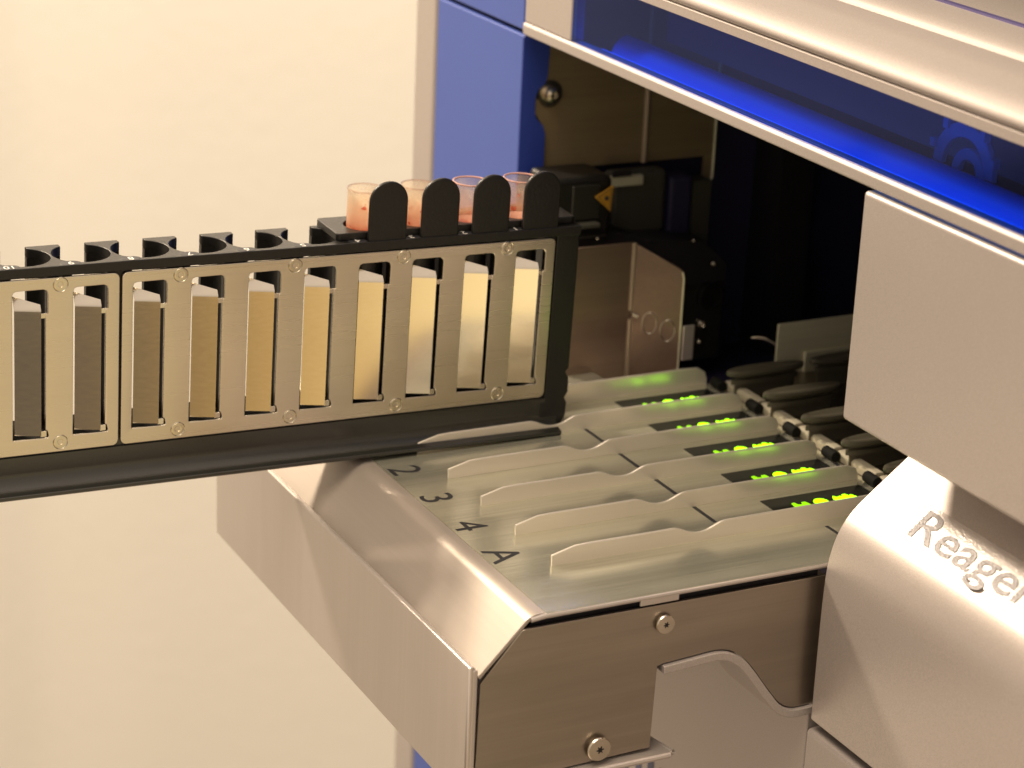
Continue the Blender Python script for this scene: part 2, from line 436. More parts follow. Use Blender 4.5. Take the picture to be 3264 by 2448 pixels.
# inner housing
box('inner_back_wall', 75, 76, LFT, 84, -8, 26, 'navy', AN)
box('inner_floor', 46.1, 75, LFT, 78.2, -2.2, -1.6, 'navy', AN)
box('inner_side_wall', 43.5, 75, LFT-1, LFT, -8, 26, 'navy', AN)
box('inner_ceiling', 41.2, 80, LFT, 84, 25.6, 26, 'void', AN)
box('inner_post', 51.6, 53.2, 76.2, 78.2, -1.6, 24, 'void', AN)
# lid
LID0, LID1 = LFT, 76.7
rail = sweepY('lid_rail', [(39.86, 12.40), (39.84, 12.72), (39.9, 12.82), (40.35, 12.86), (40.5, 12.8), (40.5, 12.38), (39.9, 12.36)], LID0, LID1-.02, 'silver2', AN, bevel=.03)
lidend = box('lid_end', 39.93, 40.5, 73.1, LID1, 12.84, 17, 'silver', AN, bevel=.05)
win = box('lid_window', 40.0, 40.15, LID0, 73.12, 12.84, 15.3, 'window', AN)
p = [(39.95, 15.2), (39.92, 15.52), (39.98, 15.56), (40.6, 15.58), (40.6, 15.2)]
sweepY('lid_trim', p, LID0, LID1, 'silver_lid', AN, bevel=.02)
p = smoothpts([(39.93, 15.60), (39.80, 15.78), (39.92, 16.02), (40.35, 16.25), (41.3, 16.42)], 6)+[(41.3, 15.60)]
sweepY('lid_roll', p, LID0, LID1, 'silver_lid', AN, ang=40)
p = smoothpts([(41.33, 16.36), (41.9, 16.44), (42.9, 16.45), (43.02, 16.36)], 5)+[(43.02, 15.60), (41.33, 15.60)]
sweepY('lid_shoulder', p, LID0, LID1, 'silver_lid', AN, ang=40)
p = smoothpts([(43.06, 16.40), (43.25, 16.62), (43.9, 16.82), (46, 17.15), (52, 17.9)], 5)+[(52, 15.6), (43.06, 15.6)]
sweepY('lid_top', p, LID0, LID1, 'silver_lid', AN, ang=40)
box('lid_seam', 42.6, 43.6, LID0, LID1-.05, 15.7, 16.3, 'silver_lid', AN)
# what shows through the window
v, f = tubeg([(41.0, LFT, 12.5), (41.0, 72.6, 12.5)], .1, 8)
mesh('blue_light_strip', v, f, 'strip', AN, smooth=True)
p = smoothpts([(41.3, 12.2), (41.5, 12.75), (41.95, 13.05), (42.3, 12.9), (42.6, 12.6)], 6)+[(42.6, 12.2)]
sweepY('blue_ledge', p, LFT, 72.6, 'ledge', AN, ang=50)
box('spill_blocker', 40.55, 43.2, LFT, 73, 12.28, 12.34, 'void', AN)  # added dark box, blocks the strip's blue spill onto the upper panel
box('window_backing', 44.5, 44.7, LFT, 74, 12.4, 17, 'backing', AN)
# added ring shape, standing in for a faint reflection in the window
CR = thing('window_reflection_ring', (42.9, 53.8, 12.7), 'added notched ring standing in for a faint reflection in the blue lid window at upper right', 'reflection_ring')
for (cy, r0, r1, x0) in ((53.8, 1.0, 1.45, 42.8), (53.5, .4, .75, 42.75)):
    ring = circ(cy, 12.75, r1, 36, 0, PI)+circ(cy, 12.75, r0, 36, PI, 0)
    plate('reflection_arc', [ring], x0, x0+.2, YZ, 'reflection_ring', CR, edge=.04)
for q_ in range(5):
    a_ = PI*(q_+.5)/5
    box('reflection_tooth', 42.7, 42.98, 53.8+1.5*math.cos(a_)-.12, 53.8+1.5*math.cos(a_)+.12, 12.75+1.35*math.sin(a_), 12.9+1.45*math.sin(a_)+.1, 'reflection_ring', CR, bevel=.03)
place(CR)

# bracket + screw
br = plate('mounting_bracket', [[(41.15, 6.95), (45.5, 6.95), (45.5, 15), (40.95, 15), (41.1, 10.9), (41.0, 10.3), (40.75, 10.1), (40.66, 9.7), (40.7, 9.2), (41.0, 8.8), (41.15, 8.4)]], 77.0, 77.12, XZ, 'steel_dark', AN, edge=.02)
v, f = tubeg([(45.62, 77.02, 6.93), (45.62, 77.02, 15)], .14, 12)
mesh('bracket_fold', v, f, 'fold_highlight', br, smooth=True)
plate('bracket_wing', [[(45.7, 6.93), (48.4, 6.95), (48.4, 6.0), (48.62, 5.75), (48.78, 6.0), (48.8, 15), (45.7, 15)]], 77.02, 77.12, XZ, 'steel_dark', br, edge=.02)
v, f = tubeg([(48.72, 76.98, 5.85), (48.82, 76.98, 6.1), (48.82, 76.98, 15)], .05, 8)
mesh('bracket_edge', v, f, 'steel_plain', br, smooth=True)
Mn = Matrix.Translation((41.28, 76.98, 9.96)) @ Matrix.Rotation(PI/2, 4, 'X')
lathe('washer', [(.52, 0), (.52, .06), (.3, .07)], 'screw', br, 26, Mn)
Mn = Matrix.Translation((41.28, 76.9, 9.96)) @ Matrix.Rotation(PI/2, 4, 'X')
lathe('screw', [(.30, 0), (.32, .12), (.28, .26), (.15, .32), (.13, .2), (.0, .18)], 'screw', br, 26, Mn)
box('screw_slot', 40.72, 41.0, 76.97, 77.0, 9.75, 10.25, 'void', br)
# grey housing pieces under the bracket
gb = box('drive_housing', 43.7, 46.2, 76.0, 76.9, 4.3, 6.85, 'greyp', AN, bevel=.25, seg=4)
box('housing_clip', 43.0, 45.0, 75.85, 76.2, 6.35, 6.75, 'steel_plain', AN, bevel=.05)
box('clip_recess', 43.6, 44.4, 75.8, 75.9, 6.78, 7.0, 'void', AN)
box('cable_duct', 46.3, 47.4, 76.0, 77, 3.2, 6.5, 'navy', AN, bevel=.2)
box('duct_plate', 47.5, 48.35, 76.2, 77, 2.6, 6.2, 'greyp', AN, bevel=.03)
# guard with two rings
gd = plate('guard_plate', [[(40.4, -1.6), (43.06, -1.6), (43.06, 5.02), (40.4, 5.03)]], 73.0, 73.1, XZ, 'steel_guard', AN, edge=.02)
th = Vector((44.75, 71.95, 0))-Vector((43.1, 73.0, 0)); L = th.length; th.normalize()
tn = Vector((th.y, -th.x, 0))
def gmap(a, b_, c): return (43.1+th.x*a+tn.x*c, 73.0+th.y*a+tn.y*c, b_)
plate('guard_wing', [[(0, -1.6), (L, -1.6)]+[(L, 3.75), (L-.05, 4.0), (L-.2, 4.13), (0, 5.0)]], -.05, .05, gmap, 'steel_guard', gd, edge=.02)
v, f = tubeg([(43.08, 72.98, -1.6), (43.08, 72.98, 2.0)], .09, 10); v2, f2 = tubeg([(43.08, 72.98, 2.35), (43.08, 72.98, 5.0)], .09, 10)
mesh('guard_fold', *join_meshes([(v, f), (v2, f2)]), 'fold_highlight', gd, smooth=True)
for aa, zz in ((.75, 1.9), (1.45, 1.65)):
    pts = [gmap(aa+.28*math.cos(t*2*PI/24), zz+.42*math.sin(t*2*PI/24), .07) for t in range(25)]
    v, f = tubeg(pts, .022, 6, False); mesh('guard_ring', v, f, 'screw', gd, smooth=True)
v, f = tubeg([gmap(.02, 2.22, .0), gmap(.12, 2.2, .12), gmap(.3, 2.15, .1)], .1, 8); mesh('guard_rivet', v, f, 'screw', gd, smooth=True)
v, f = tubeg([gmap(L-.02, -1.5, .05), gmap(L-.02, 3.75, .05), gmap(L-.08, 4.0, .05)], .035, 8); mesh('guard_edge', v, f, 'steel_plain', gd, smooth=True)
box('guard_stop', 44.75, 45.25, 71.75, 71.85, .5, 1.9, 'steel_front', gd, bevel=.04)
# barcode scanner
SC = thing('barcode_scanner', (42, 74.5, 4), 'black barcode scanner with a yellow laser warning triangle inside the opening', 'scanner')
box('scanner_body', 40.2, 42.72, 74.2, 76.4, 4.9, 7.35, 'blackp', SC, bevel=.25, seg=3)
box('scanner_face', 40.9, 42.1, 74.05, 74.2, 5.75, 7.1, 'blackgl', SC, bevel=.05)
box('scanner_ledge', 40.3, 42.0, 73.75, 74.2, 5.5, 5.66, 'greyp', SC, bevel=.04)
plate('scanner_base', [[(40.4, 3.6), (40.4, 5.2), (43.4, 4.9), (44.6, 4.5), (47.2, 4.2), (48.3, 3.2), (48.3, 2.5), (45.5, 2.5), (44.4, 3.2), (43.6, 3.6)]], 74.6, 77, XZ, 'void', SC)
wl = plate('warning_label', [[(41.83, 6.62), (42.58, 7.02), (42.52, 6.02)]], 73.98, 74.03, XZ, 'yellow', SC)
lathe('warning_symbol', [(.09, 0), (.09, .03)], 'ink', wl, 12, Matrix.Translation((42.32, 73.98, 6.55)) @ Matrix.Rotation(PI/2, 4, 'X'))
v, f = tubeg([(41.95, 73.97, 6.62), (42.5, 73.97, 6.93), (42.46, 73.97, 6.14), (41.95, 73.97, 6.62)], .015, 6); mesh('warning_border', v, f, 'ink', wl)
for x, y, z, r in ((42.15, 74.2, 4.95, .07), (46.6, 74.5, 4.35, .07), (47.6, 74.5, 3.3, .1)):
    lathe('bolt', [(r*.9, 0), (r, .05), (r*.5, .12), (0, .13)], 'screw', SC, 12, Matrix.Translation((x, y, z)) @ Matrix.Rotation(PI/2, 4, 'X'))
place(SC)
# transport block in the dark
box('transport_block', 46.4, 48.4, 74.8, 77, -.8, 3.0, 'blackgl', AN, bevel=.08)
lathe('transport_hub', [(.55, 0), (.55, .1), (.48, .12), (.46, -.02), (0, -.02)], 'blackp', AN, 24, Matrix.Translation((47.75, 74.75, 1.9)) @ Matrix.Rotation(PI/2, 4, 'X'))
for x, z, r in ((47.4, .75, .17), (47.35, .0, .08), (47.95, 1.35, .04)):
    lathe('hub_screw', [(r*.9, 0), (r, .06), (r*.6, .12), (r*.3, .05), (0, .05)], 'screw', AN, 14, Matrix.Translation((x, 74.75, z)) @ Matrix.Rotation(PI/2, 4, 'X'))
v, f = tubeg(smoothpts([(48.4, 72.6, .75), (48.8, 72.4, .75), (49.2, 72.1, .55), (49.4, 71.8, .25)], 5), .06, 8); mesh('drive_cord', v, f, 'screw', AN, smooth=True)
# inner plate behind the pads
ip = plate('inner_guide_plate', [[(48.15, -1.6), (58, -1.6), (58, 2.03), (48.2, 2.03), (48.15, 1.98)]], 70.4, 70.5, XZ, 'steel_plain', AN, edge=.02)
sweepY('guide_plate_fold', [(49.4, -1.5), (58, -1.5), (58, .8), (49.4, .8)], 70.28, 70.38, 'steel_plain', AN, bevel=.08)
place(AN)

# ------------------------------------------------------------------ loading tray
TR = thing('loading_tray', (35, 60, -6), 'brushed steel sample loading tray with numbered lanes jutting from the analyser', 'tray')
YB = [57.88+2.5*(5-n) for n in range(6)]      # B0..B5
# top sheet + chamfer as one bent sheet (outer profile then offset back)
def bent(outer, t):
    pts = [Vector((a, b_)) for a, b_ in outer]; inner = []
    for i, p in enumerate(pts):
        d = (pts[min(i+1, len(pts)-1)]-pts[max(i-1, 0)]).normalized(); inner.append((p.x+d.y*t, p.y-d.x*t))
    return outer+inner[::-1]
bend = [(29.98-.62*math.sin(a), -.62+.62*math.cos(a)) for a in [math.radians(46)*i/8 for i in range(9)]][::-1]
outer = [(28.02, -1.80)]+[(bend[0][0]-(0.0), bend[0][1])]+bend[1:]
# straight chamfer end chosen on the same 45 degree line
bx, bz = bend[0]; k = 2.15
outer = [(bx-k*math.cos(math.radians(46))*1.0, bz-k*math.sin(math.radians(46))*1.0)]+bend+[(33, 0), (40.4, 0)]
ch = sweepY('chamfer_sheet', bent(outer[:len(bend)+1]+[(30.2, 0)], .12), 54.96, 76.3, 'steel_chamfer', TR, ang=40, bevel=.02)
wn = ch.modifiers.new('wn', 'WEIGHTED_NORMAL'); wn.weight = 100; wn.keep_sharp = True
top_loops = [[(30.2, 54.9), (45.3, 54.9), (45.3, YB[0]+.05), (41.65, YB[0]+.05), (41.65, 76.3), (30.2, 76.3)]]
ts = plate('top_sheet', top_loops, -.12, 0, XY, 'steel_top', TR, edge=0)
# rolled right-hand edge of the top sheet
v, f = tubeg([(29.72, 54.97, -.16), (30.2, 54.94, -.09), (45.3, 54.94, -.09)], .09, 10)
mesh('top_edge_roll', v, f, 'steel_front', TR, smooth=True)
box('edge_tab', 33.4, 34.75, 54.86, 54.94, -.33, -.1, 'steel_front', TR, bevel=.02)
# front panel
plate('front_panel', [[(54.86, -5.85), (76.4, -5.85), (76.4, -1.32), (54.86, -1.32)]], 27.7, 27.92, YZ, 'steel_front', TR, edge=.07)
box('front_panel_return', 27.82, 28.0, 54.84, 55.1, -5.85, -1.42, 'steel_front', TR, bevel=.05)
box('front_panel_end', 27.9, 30, 76.2, 76.4, -5.85, -1.4, 'steel_front', TR, bevel=.04)
# side panel with the curved cut-out
curve = smoothpts([(34.35, -2.44), (35.4, -2.37), (36.3, -2.33), (36.9, -2.5), (37.5, -3.0), (38.3, -4.05), (38.8, -4.65), (39.25, -4.9), (39.75, -4.93), (40.3, -4.9)], 5)
sidep = [(28.12, -1.93), (29.42, -.44), (29.55, -.4), (40.3, -.42)]+curve[::-1]+[(34.17, -2.5), (34.10, -5.28), (28.05, -5.45)]
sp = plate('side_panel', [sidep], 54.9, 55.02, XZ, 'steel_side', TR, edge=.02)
sweepY('tray_inside', [(28.75, -1.5), (29.65, -.52), (30.1, -.2), (40, -.2), (40, -.9), (30, -.9), (28.9, -2.4)], 55.15, 76, 'void', TR)
box('side_backing', 28.6, 34.0, 55.2, 55.5, -5.3, -2.2, 'void', TR)
box('bottom_sheet', 28.0, 34.2, 55.1, 76.2, -5.75, -5.6, 'steel_front', TR)
# lower flange and rim
fl = plate('bottom_flange', [[(27.95, 54.62), (34.75, 54.62), (34.82, 54.7), (34.4, 56.2), (27.95, 56.2)]], -5.50, -5.42, XY, 'steel_front', TR, edge=.02)
v, f = tubeg([(27.95, 54.60, -5.50), (34.66, 54.60, -5.50), (34.80, 54.68, -5.50), (34.5, 56.0, -5.50)], .11, 10); mesh('flange_rim', v, f, 'steel_front', TR, smooth=True)
# supporting lip below the cut-out
lipc = [(a, b_-.05) for a, b_ in curve]
lp2 = bent(lipc, .28)
n = len(lp2)
lip = sweepY('support_lip', lp2, 54.78, 57.5, 'silver2', TR, ang=40, bevel=.04)
# screws on the side panel
def torx(name, x, z, r, parent, y=54.9):
    M0 = Matrix.Translation((x, y, z)) @ Matrix.Rotation(PI/2, 4, 'X')
    o = lathe(name, [(r*.72, 0), (r*.72, r*.3), (r*.98, r*.32), (r, r*.42), (r*.93, r*.55), (r*.2, r*.58), (r*.16, r*.4), (0, r*.38)], 'screw', parent, 30, M0)
    star = []
    for i in range(24):
        a = 2*PI*i/24; rr = r*(.16 if (i//2) % 2 else .32); star.append((x+rr*math.cos(a), z+rr*math.sin(a)))
    plate('screw_recess', [star], y-r*.595, y-r*.55, XZ, 'void', o)
    return o
torx('side_screw', 34.28, -1.03, .32, TR)
torx('side_screw', 32.2, -4.86, .40, TR)
# small oval dent marks
# dividers
prof_b = [(31.92, -.02), (31.9, .33), (31.94, .36), (32.7, .56), (33.2, .58)]+smoothpts([(36.05, .58), (36.3, .575), (36.55, .5), (36.85, .37), (37.18, .31), (37.5, .35), (37.8, .47), (38.05, .56), (38.3, .58)], 4)+[(43.8, .60), (44.6, .58), (44.95, .42), (45.05, .2), (45.05, -.02)]
for i, y in enumerate(YB):
    pb = prof_b if i else [(a, b_*1.25 if b_ > 0 else b_) for a, b_ in prof_b]
    d = plate('lane_divider', [pb], y-.05, y+.05, XZ, 'steel_blade', TR, edge=.03)
    d['label'] = ['back lane divider', 'lane divider beside the inserted rack', 'lane divider before digit 3', 'lane divider before digit 4', 'lane divider before letter A', 'front lane divider'][i]
# printed lane digits, stop marks
for s, y in (('2', YB[2]+1.16), ('3', YB[3]+1.12), ('4', YB[4]+1.16), ('A', YB[5]+1.22)):
    text('lane_mark', s, 1.6, (30.33, y, .004), (0, -1, 0), (1, 0, 0), 'ink', TR, thick=.004, extra=.0, font_scale=(1.0, 1.0))
for i in range(1, 6):
    y = YB[i]
    if i > 1: box('stop_slot', 38.42, 38.56, y+1.05, y+2.42, .003, .008, 'ink', TR)
box('stop_slot', 41.7, 41.82, 56.6, 57.35, .003, .008, 'ink', TR)
# displays
def icon(loops, y0, mat, parent, name):
    plate(name, loops, .012, .03, lambda a, b_, c: (a, y0+b_, c), mat, parent, smooth=False)
for i in range(1, 6):
    y = YB[i]
    dw = plate('lane_display', [rrect(40.82, y+.3, 44.82, y+2.03, .03)], .002, .012, XY, 'display', TR, smooth=False)
    g0 = y+.98
    icon([[(41.62, .0), (42.3, .02), (42.2, .42), (42.05, .42), (42.0, .25), (41.85, .3), (41.8, .48), (41.68, .45)]], g0, 'led_dim', dw, 'left_lamp')
    icon([circ(42.72, .22, .26, 20, ry=.28)], g0, 'led', dw, 'middle_lamp')
    icon([[(43.28, .0), (43.95, .0), (44.12, .18), (44.02, .4), (43.9, .34), (43.85, .5), (43.72, .5), (43.7, .36), (43.55, .42), (43.45, .36), (43.35, .5), (43.25, .3)]], g0, 'led', dw, 'right_lamp')
# cross bars, rollers
for i in range(0, 5):
    y = YB[i]
    sweepY('cross_bar', [(45.45, -.1), (45.42, .22), (45.52, .32), (45.8, .32), (45.9, .22), (45.9, -.1)], y-2.5+.1-.55, y-1.0+.35, 'bar', TR, bevel=.05)
    v, f = tubeg([(45.22, y-.95, .2), (45.22, y-.3, .2)], .2, 12); mesh('roller', v, f, 'matte_black', TR, smooth=True)
    box('bar_slot', 45.05, 45.22, y-1.75, y-1.0, .002, .006, 'ink', TR)
box('rear_floor', 45.3, 58, 54.6, YB[0]+.1, -.25, -.02, 'floor_inner', TR)
place(TR)

# rubber pads behind the lanes
nm = ['lane one behind the back display', 'the second lane from the back', 'the middle lane', 'the fourth lane next to the silver upper panel', 'the front lane half hidden by the silver cover']
def pad(x0, x1, yc, zc, label):
    P = thing('rubber_pad', ((x0+x1)/2, yc, 0), label, 'rubber pad', 'oval rubber pads behind the lanes')
    cx = (x0+x1)/2; hx = (x1-x0)/2; hy = .40
    def ov(a, b_, k): return [(cx+(hx-b_)*math.cos(t*2*PI/40)*1.0, yc+(hy-b_*.8)*math.sin(t*2*PI/40), zc+k) for t in range(40)]
    rings = [ov(0, .55, -.26), ov(0, .12, -.26), ov(0, .02, -.2), ov(0, 0, -.12), ov(0, .03, -.03), ov(0, .12, .0), ov(0, .26, -.04), ov(0, .5, -.06)]
    V = [p for r_ in rings for p in r_]; F = []
    for r_ in range(len(rings)-1):
        for k in range(40): F.append((r_*40+k, r_*40+(k+1) % 40, (r_+1)*40+(k+1) % 40, (r_+1)*40+k))
    F.append(tuple(range(39, -1, -1))); F.append(tuple((len(rings)-1)*40+k for k in range(40)))
    mesh('pad_top', V, F, 'rubber', P, smooth=True, ang=50)
    rings = [ov(0, .38, -1.0-zc+.98), ov(0, .38, -.62), ov(0, .22, -.58), ov(0, .22, -.4), ov(0, .36, -.36), ov(0, .36, -.2)]
    rings[0] = [(a, b_, -.02) for a, b_, c in rings[0]]
    V = [p for r_ in rings for p in r_]; F = []
    for r_ in range(len(rings)-1):
        for k in range(40): F.append((r_*40+k, r_*40+(k+1) % 40, (r_+1)*40+(k+1) % 40, (r_+1)*40+k))
    F.append(tuple(range(39, -1, -1))); F.append(tuple((len(rings)-1)*40+k for k in range(40)))
    mesh('pad_stem', V, F, 'rubber', P, smooth=True, ang=40)
    place(P)
for i in range(5):
    yc = YB[i+1]+1.08
    pad(44.95, 48.35, yc-.12, 1.08, 'black oval rubber pad in '+nm[i])
pad(48.62, 51.9, YB[1]+.95, 1.12, 'black oval rubber pad behind the first one, cut by the silver panel edge')

# ------------------------------------------------------------------ sample rack
Mr = [[0.9997970808138976, 0.003842682616932158, 0.01977450344040338], [-0.0034958191481954115, 0.9998399507435027, -0.017545715879196677], [-0.019838761163240792, 0.017473027429037946, 0.9996504973579378]]
P0 = Vector((36.81365831, 68.05, 1.34877904))
MW = Matrix([[Mr[0][0], Mr[0][1], Mr[0][2], P0.x*S], [Mr[1][0], Mr[1][1], Mr[1][2], P0.y*S], [Mr[2][0], Mr[2][1], Mr[2][2], P0.z*S], [0, 0, 0, 1]])
RK = thing('sample_rack', None, 'black ten place tube rack with steel window plates pushed into lane one', 'tube rack', mw=MW)
PITCH = 1.94; NW = 12
U0, U1 = -24.0, .98
cen = [-.89-PITCH*k for k in range(NW)]
RW, VC = .93, 1.1
# comb-shaped top rail
comb = [(U0, -.04), (U1, -.04), (U1, 2.15)]
a_l = math.acos(-.425/RW)      # angle on the circle where the rear slot begins
for c in cen:
    comb.append((c+.425, 2.15))
    a_start = math.acos(.425/RW); a_end = PI-a_start-2*PI
    for i in range(29):
        a = a_start+(a_end-a_start)*i/28
        comb.append((c+RW*math.cos(a), VC+RW*math.sin(a)))
    comb.append((c-.425, 2.15))
comb.append((U0, 2.15))
tr_ = plate('top_rail', [comb], 5.92, 6.25, XY, 'blackp', RK, edge=.03)
# pillars between the wells
parts = []
pil = []
def pillar(cl, cr):
    P = [(cl+.425, 2.14), (cr-.425, 2.14)] if cl is not None else None
    a0 = PI-math.acos(.425/RW)
    rt = []
    for i in range(13):
        a = a0+((PI+math.acos(.57/RW))-a0)*i/12
        rt.append((cr+RW*math.cos(a), VC+RW*math.sin(a)))
    lt = []
    for i in range(13):
        a = -math.acos(.57/RW)+(math.acos(.425/RW)+math.acos(.57/RW))*i/12
        lt.append((cl+RW*math.cos(a), VC+RW*math.sin(a)))
    return [(cl+.425, 2.14), (cr-.425, 2.14)]+rt+[(cr-.57, .125), (cl+.57, .125)]+lt
for k in range(NW-1):
    pl_ = pillar(cen[k+1], cen[k])
    plate('well_wall', [pl_], -.2, 5.93, XY, 'blackp', RK, ang=40)
# base rail
bp_ = [(.12, -.2), (.12, .28), (2.14, .28), (2.14, -1.33), (-.42, -1.33), (-.50, -1.27), (-.50, -1.18)]+[(-.48+.52*math.sin(a), -.63-.0-.53*math.cos(a)) for a in [PI*.5*i/6 for i in range(7)]]+[(.03, -.6), (.03, -.06), (.12, -.06)]
n = len(bp_)
V = [(U0, a, b_) for a, b_ in bp_]+[(.6, a, b_) for a, b_ in bp_]
F = [(i, (i+1) % n, n+(i+1) % n, n+i) for i in range(n)]+[tuple(range(n)), tuple(range(2*n-1, n-1, -1))]
mesh('base_rail', V, F, 'blackgl', RK, smooth=True, ang=35)
box('base_liner', U0, .1, .13, 2.13, .28, .36, 'matte_black', RK)
# front band between base and plates, back band
endp = [(.1, 6.25), (.98, 6.25), (.98, 1.0), (.86, .86), (1.0, .62), (1.02, .1), (.9, -.12), (1.0, -.32), (.98, -.8), (.75, -1.2), (.4, -1.33), (-.1, -1.33), (-.1, -.2), (.1, -.2)]
plate('end_block', [endp], .02, 2.14, XZ, 'blackp', RK, edge=.04)
box('front_web', -.28, .12, .12, .3, -.2, 5.95, 'blackp', RK)
box('top_band', U0, U1-.02, -.01, .12, 5.93, 6.2, 'blackp', RK)
# steel plates with window holes
def winloop(c):
    L_, R_ = c-.56, c+.57
    return [(L_+.03, .52), (L_, .56)]+[(L_, 5.35), (L_+.04, 5.46), (L_+.14, 5.5), (R_-.14, 5.5), (R_-.04, 5.46), (R_, 5.35), (R_, 4.72), (R_-.06, 4.69), (R_-.08, 4.63), (R_-.08, .8), (R_-.02, .76), (R_+.02, .6), (R_, .52)]
def steel(u0, u1, ks):
    o = plate('face_plate', [rrect(u0, .0, u1, 5.87, .2)]+[winloop(cen[k]) for k in ks], .0, .1, XZ, 'steel_plate', RK, edge=.025)
    return o
fp1 = steel(-15.39, .04, range(0, 8))
fp2 = steel(-24, -15.47, range(8, 11))
fp1['label'] = 'long steel face plate with eight windows'
fp2['label'] = 'short steel face plate left of the seam'
# spring tongues
TH = math.radians(19)
for k in range(11):
    c = cen[k]; uh = c+.36; Lf = .83
    def fm(s, w_, e=0):   # s = distance left of the hinge, e = offset to the front
        return (uh-s*math.cos(TH)-e*math.sin(TH)*0, .03+s*math.sin(TH), w_)
    V, F = [], []
    rows = [(.60, 0, Lf), (.64, 0, Lf), (2.6, 0, Lf), (4.70, 0, Lf), (4.75, 0, Lf)]
    # flat part and a rounded bend at the top that leans back
    bendr = .16
    for j in range(7):
        a = math.radians(32)*j/6
        rows.append((4.75+bendr*math.sin(a), bendr*(1-math.cos(a)), Lf))
    for w_, back, l_ in rows:
        for s in (0, l_):
            x, y, z = fm(s, w_); V.append((x, y+back, z))
    # straight leaning flap with slanted top
    lw_, lb = rows[-1][0], rows[-1][1]
    for s, up in ((0, .16), (Lf, .40)):
        x, y, z = fm(s, lw_+up*math.cos(math.radians(32))); V.append((x, y+lb+up*math.sin(math.radians(32)), z))
    nr = len(rows)
    for j in range(nr): F.append((2*j, 2*j+1, 2*j+3, 2*j+2))
    o = mesh('spring_tongue', V, F, 'steel_fin', fp1 if k < 8 else fp2, smooth=True, ang=50)
    so = o.modifiers.new('solid', 'SOLIDIFY'); so.thickness = .05*S; so.offset = 0
    es = o.modifiers.new('split', 'EDGE_SPLIT'); es.split_angle = math.radians(30)
    # hinge straps
    box('hinge_strap', uh-.03, c+.53, .012, .075, 4.55, 4.72, 'steel_fin', o, bevel=.015)
    box('hinge_strap', uh-.03, c+.53, .012, .075, .56, .76, 'steel_fin', o, bevel=.015)
# plate screws
for k, u in enumerate((-1.82, -5.67, -9.55, -13.46, -17.38, -21.2)):
    for w_ in (5.63, .335):
        r = .25
        M0 = Matrix.Translation((u, .0, w_)) @ Matrix.Rotation(PI/2, 4, 'X')
        o = lathe('plate_screw', [(r, -.02), (r, .008), (r*.94, .016), (r*.88, .002), (r*.84, .012), (r*.5, .018), (r*.36, .014), (r*.3, -.02), (0, -.03)], 'steel_rivet', fp1 if k < 4 else fp2, 28, M0)
# numbers moulded on the rail, reading from the back
for k in range(10):
    u = cen[k]-.6; 
    lathe('number_boss', [(.30, 0), (.29, .006), (.0, .007)], 'ink', tr_, 20, Matrix.Translation((u, .18, 6.25)) @ Matrix.Diagonal((1.1, .72, 1, 1)))
    text('number', str(k+1), .40, (u, .29, 6.261), (-1, 0, 0), (0, -1, 0), 'white', tr_, thick=.004, extra=.002)
# collar for the four occupied wells with tabs and sleeves
colr = plate('collar', [rrect(-8.0, .28, .9, 2.16, .15)]+[circ(cen[k], VC, .68, 30) for k in range(4)], 6.25, 6.5, XY, 'blackp', RK, edge=.03)
for k in range(4):
    plate('sleeve', [circ(cen[k], VC, .70, 30), circ(cen[k], VC, .63, 30)], .4, 6.3, XY, 'blackp', RK)
for k in range(4):
    u = -.58-1.905*k
    tabp = [(u-.69, 6.2), (u+.69, 6.2), (u+.69, 7.56)]+circ(u, 7.56, .69, 20, 0, PI)[1:]
    plate('rounded_tab', [tabp], .02, .17, XZ, 'blackp', RK, edge=.05)
# ------------------------------------------------------------------ sample tubes
descr = ['clear tube half hidden by the rightmost rounded black tab, pale rim against dark machine',
         'clear tube in the second place from the machine, red stained rim and red drop',
         'clear tube in the third place, rim in front of the silver strip',
         'leftmost clear tube with orange residue and red smear, standing against the cream wall']
filmv = [.34, .42, .66, .78]
for k in range(4):
    q = MW @ Vector(((cen[k]+(.02 if k else 0))*S, VC*S, -.05*S))
    mwt = MW.copy(); mwt.translation = q
    T = thing('sample_tube', None, descr[k], 'tube', 'sample tubes standing in the rack', mw=mwt)
    mt_ = tube_mat('tube_wall_film', 3.1*k+1.3, 6.3, filmv[k], (.82, .40, .24))
    lathe('tube_wall', [(.0, .2), (.3, .25), (.5, .45), (.585, .8), (.6, 2), (.605, 7.78)], mt_, T, 36, cap=False)
    v, f = tubeg([(.61*math.cos(t*2*PI/40), .61*math.sin(t*2*PI/40), 7.8) for t in range(41)], .03, 8, False)
    mesh('rim', v, f, 'rim_red' if k in (0, 1) else 'rim', T, smooth=True)
    lathe('blood', [(.0, .3), (.3, .35), (.5, .55), (.56, .9), (.56, 6.45), (.0, 6.4)], 'blood' if 'blood' in MT else 'rim_red', T, 30)

# ------------------------------------------------------------------ lights, world, camera
def area(name, loc, target, size, power, col, shape='DISK', sy=None):
    l = bpy.data.lights.new(name, 'AREA'); l.shape = shape; l.size = size*S; l.energy = power; l.color = col
    if sy: l.size_y = sy*S
    o = bpy.data.objects.new(name, l); COL.objects.link(o); o.location = Vector(loc)*S
    d = (Vector(target)-Vector(loc)); o.rotation_euler = d.to_track_quat('-Z', 'Y').to_euler()
    return o
WARM = (1.0, .82, .61)
Ld = Vector((-1.66, 3.4, 2.6)).normalized()
key = area('key_lamp', Vector((41, 52, 2))+Ld*135, (41, 52, 2), 15, 20.0, WARM)
area('ceiling_lamp', (-40, 20, 200), (30, 65, 0), 130, 36, WARM)
area('wall_fill', (92, 138, 112), (92, 205, 32), 40, 19, (1, .84, .66))  # added fill light, aimed to brighten the middle of the wall

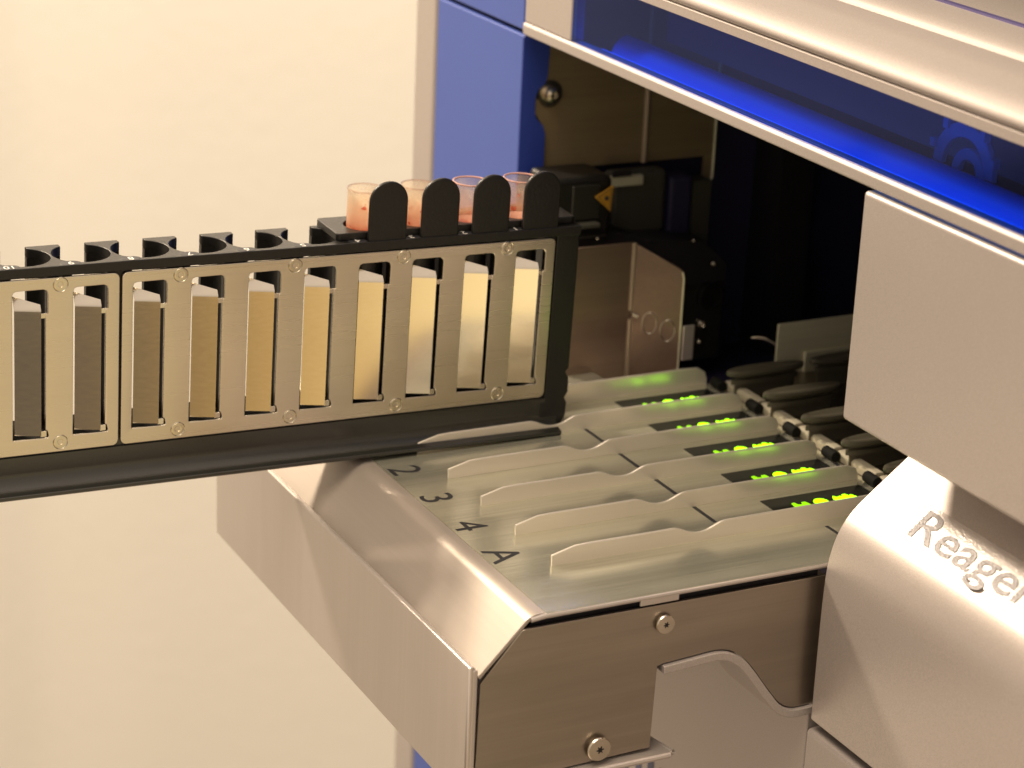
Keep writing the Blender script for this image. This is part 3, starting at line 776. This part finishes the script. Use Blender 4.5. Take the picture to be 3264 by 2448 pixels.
wd = bpy.data.worlds.new('World'); scn.world = wd; wd.use_nodes = True
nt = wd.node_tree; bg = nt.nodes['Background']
tc = N(nt, 'ShaderNodeTexCoord'); sp = N(nt, 'ShaderNodeSeparateXYZ'); nt.links.new(tc.outputs['Generated'], sp.inputs[0])
r = ramp(nt, sp.outputs[2], [(.0, (.40, .28, .18)), (.35, (.50, .36, .24)), (.5, (.64, .53, .42)), (.75, (.80, .66, .53)), (1., (.88, .73, .60))])
mr = N(nt, 'ShaderNodeMapRange'); mr.inputs['From Min'].default_value = -1; mr.inputs['From Max'].default_value = 1
nt.links.new(sp.outputs[2], mr.inputs['Value']); nt.links.new(mr.outputs[0], r.inputs[0])
# colour bands added to the world, aimed so the rack steel reflects them
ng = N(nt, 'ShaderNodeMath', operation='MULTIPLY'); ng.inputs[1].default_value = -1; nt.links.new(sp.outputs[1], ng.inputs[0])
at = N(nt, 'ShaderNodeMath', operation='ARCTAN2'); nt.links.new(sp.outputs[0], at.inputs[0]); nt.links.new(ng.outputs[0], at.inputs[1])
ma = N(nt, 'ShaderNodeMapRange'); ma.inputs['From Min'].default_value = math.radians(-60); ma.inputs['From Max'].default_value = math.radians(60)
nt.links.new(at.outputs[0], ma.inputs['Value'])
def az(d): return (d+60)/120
refl_bands = ramp(nt, ma.outputs[0], [(az(-49), (.30, .22, .14)), (az(-23), (.12, .10, .08)), (az(-20), (.14, .11, .08)), (az(-17.3), (.60, .34, .08)), (az(-15), (.80, .46, .14)), (az(-13), (1.5, 1.15, .55)), (az(-7), (1.6, 1.25, .75)), (az(5), (.9, .68, .4)), (az(14), (.62, .44, .20)), (az(19), (.85, .72, .46)), (az(22), (.95, .85, .60)), (az(26), (.58, .48, .33)), (az(34), (.45, .34, .2))])
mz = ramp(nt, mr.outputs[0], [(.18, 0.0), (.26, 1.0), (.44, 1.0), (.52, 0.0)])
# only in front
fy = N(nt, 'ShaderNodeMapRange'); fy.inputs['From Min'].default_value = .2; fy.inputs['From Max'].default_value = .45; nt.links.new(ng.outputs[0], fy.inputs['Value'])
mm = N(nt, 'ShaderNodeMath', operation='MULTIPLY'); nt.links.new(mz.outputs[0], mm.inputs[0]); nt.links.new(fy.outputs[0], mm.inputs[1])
mc = N(nt, 'ShaderNodeMix', data_type='RGBA'); nt.links.new(mm.outputs[0], mc.inputs[0]); nt.links.new(r.outputs[0], mc.inputs[6]); nt.links.new(refl_bands.outputs[0], mc.inputs[7])
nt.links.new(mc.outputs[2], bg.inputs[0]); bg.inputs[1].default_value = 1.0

R = [[0.8925968955718189, -0.4487565325251869, 0.04345522444450882], [-0.11755623327667272, -0.3247023167772437, -0.9384822520949936], [0.4352600533397846, 0.8325779122673514, -0.3425824075623067]]
cd = bpy.data.cameras.new('camera'); cam = bpy.data.objects.new('camera', cd); COL.objects.link(cam); scn.camera = cam
cam.matrix_world = Matrix([[R[0][0], -R[1][0], -R[2][0], 0], [R[0][1], -R[1][1], -R[2][1], 0], [R[0][2], -R[1][2], -R[2][2], 30*S], [0, 0, 0, 1]])
cd.sensor_width = 36; cd.lens = 5056.25/2212*36; cd.clip_start = .02; cd.clip_end = 30
cd.dof.use_dof = True; cd.dof.focus_distance = .74; cd.dof.aperture_fstop = 14
scn.render.resolution_x = 1024; scn.render.resolution_y = 768
scn.view_settings.view_transform = 'Standard'; scn.view_settings.look = 'None'; scn.view_settings.exposure = 0; scn.view_settings.gamma = 1
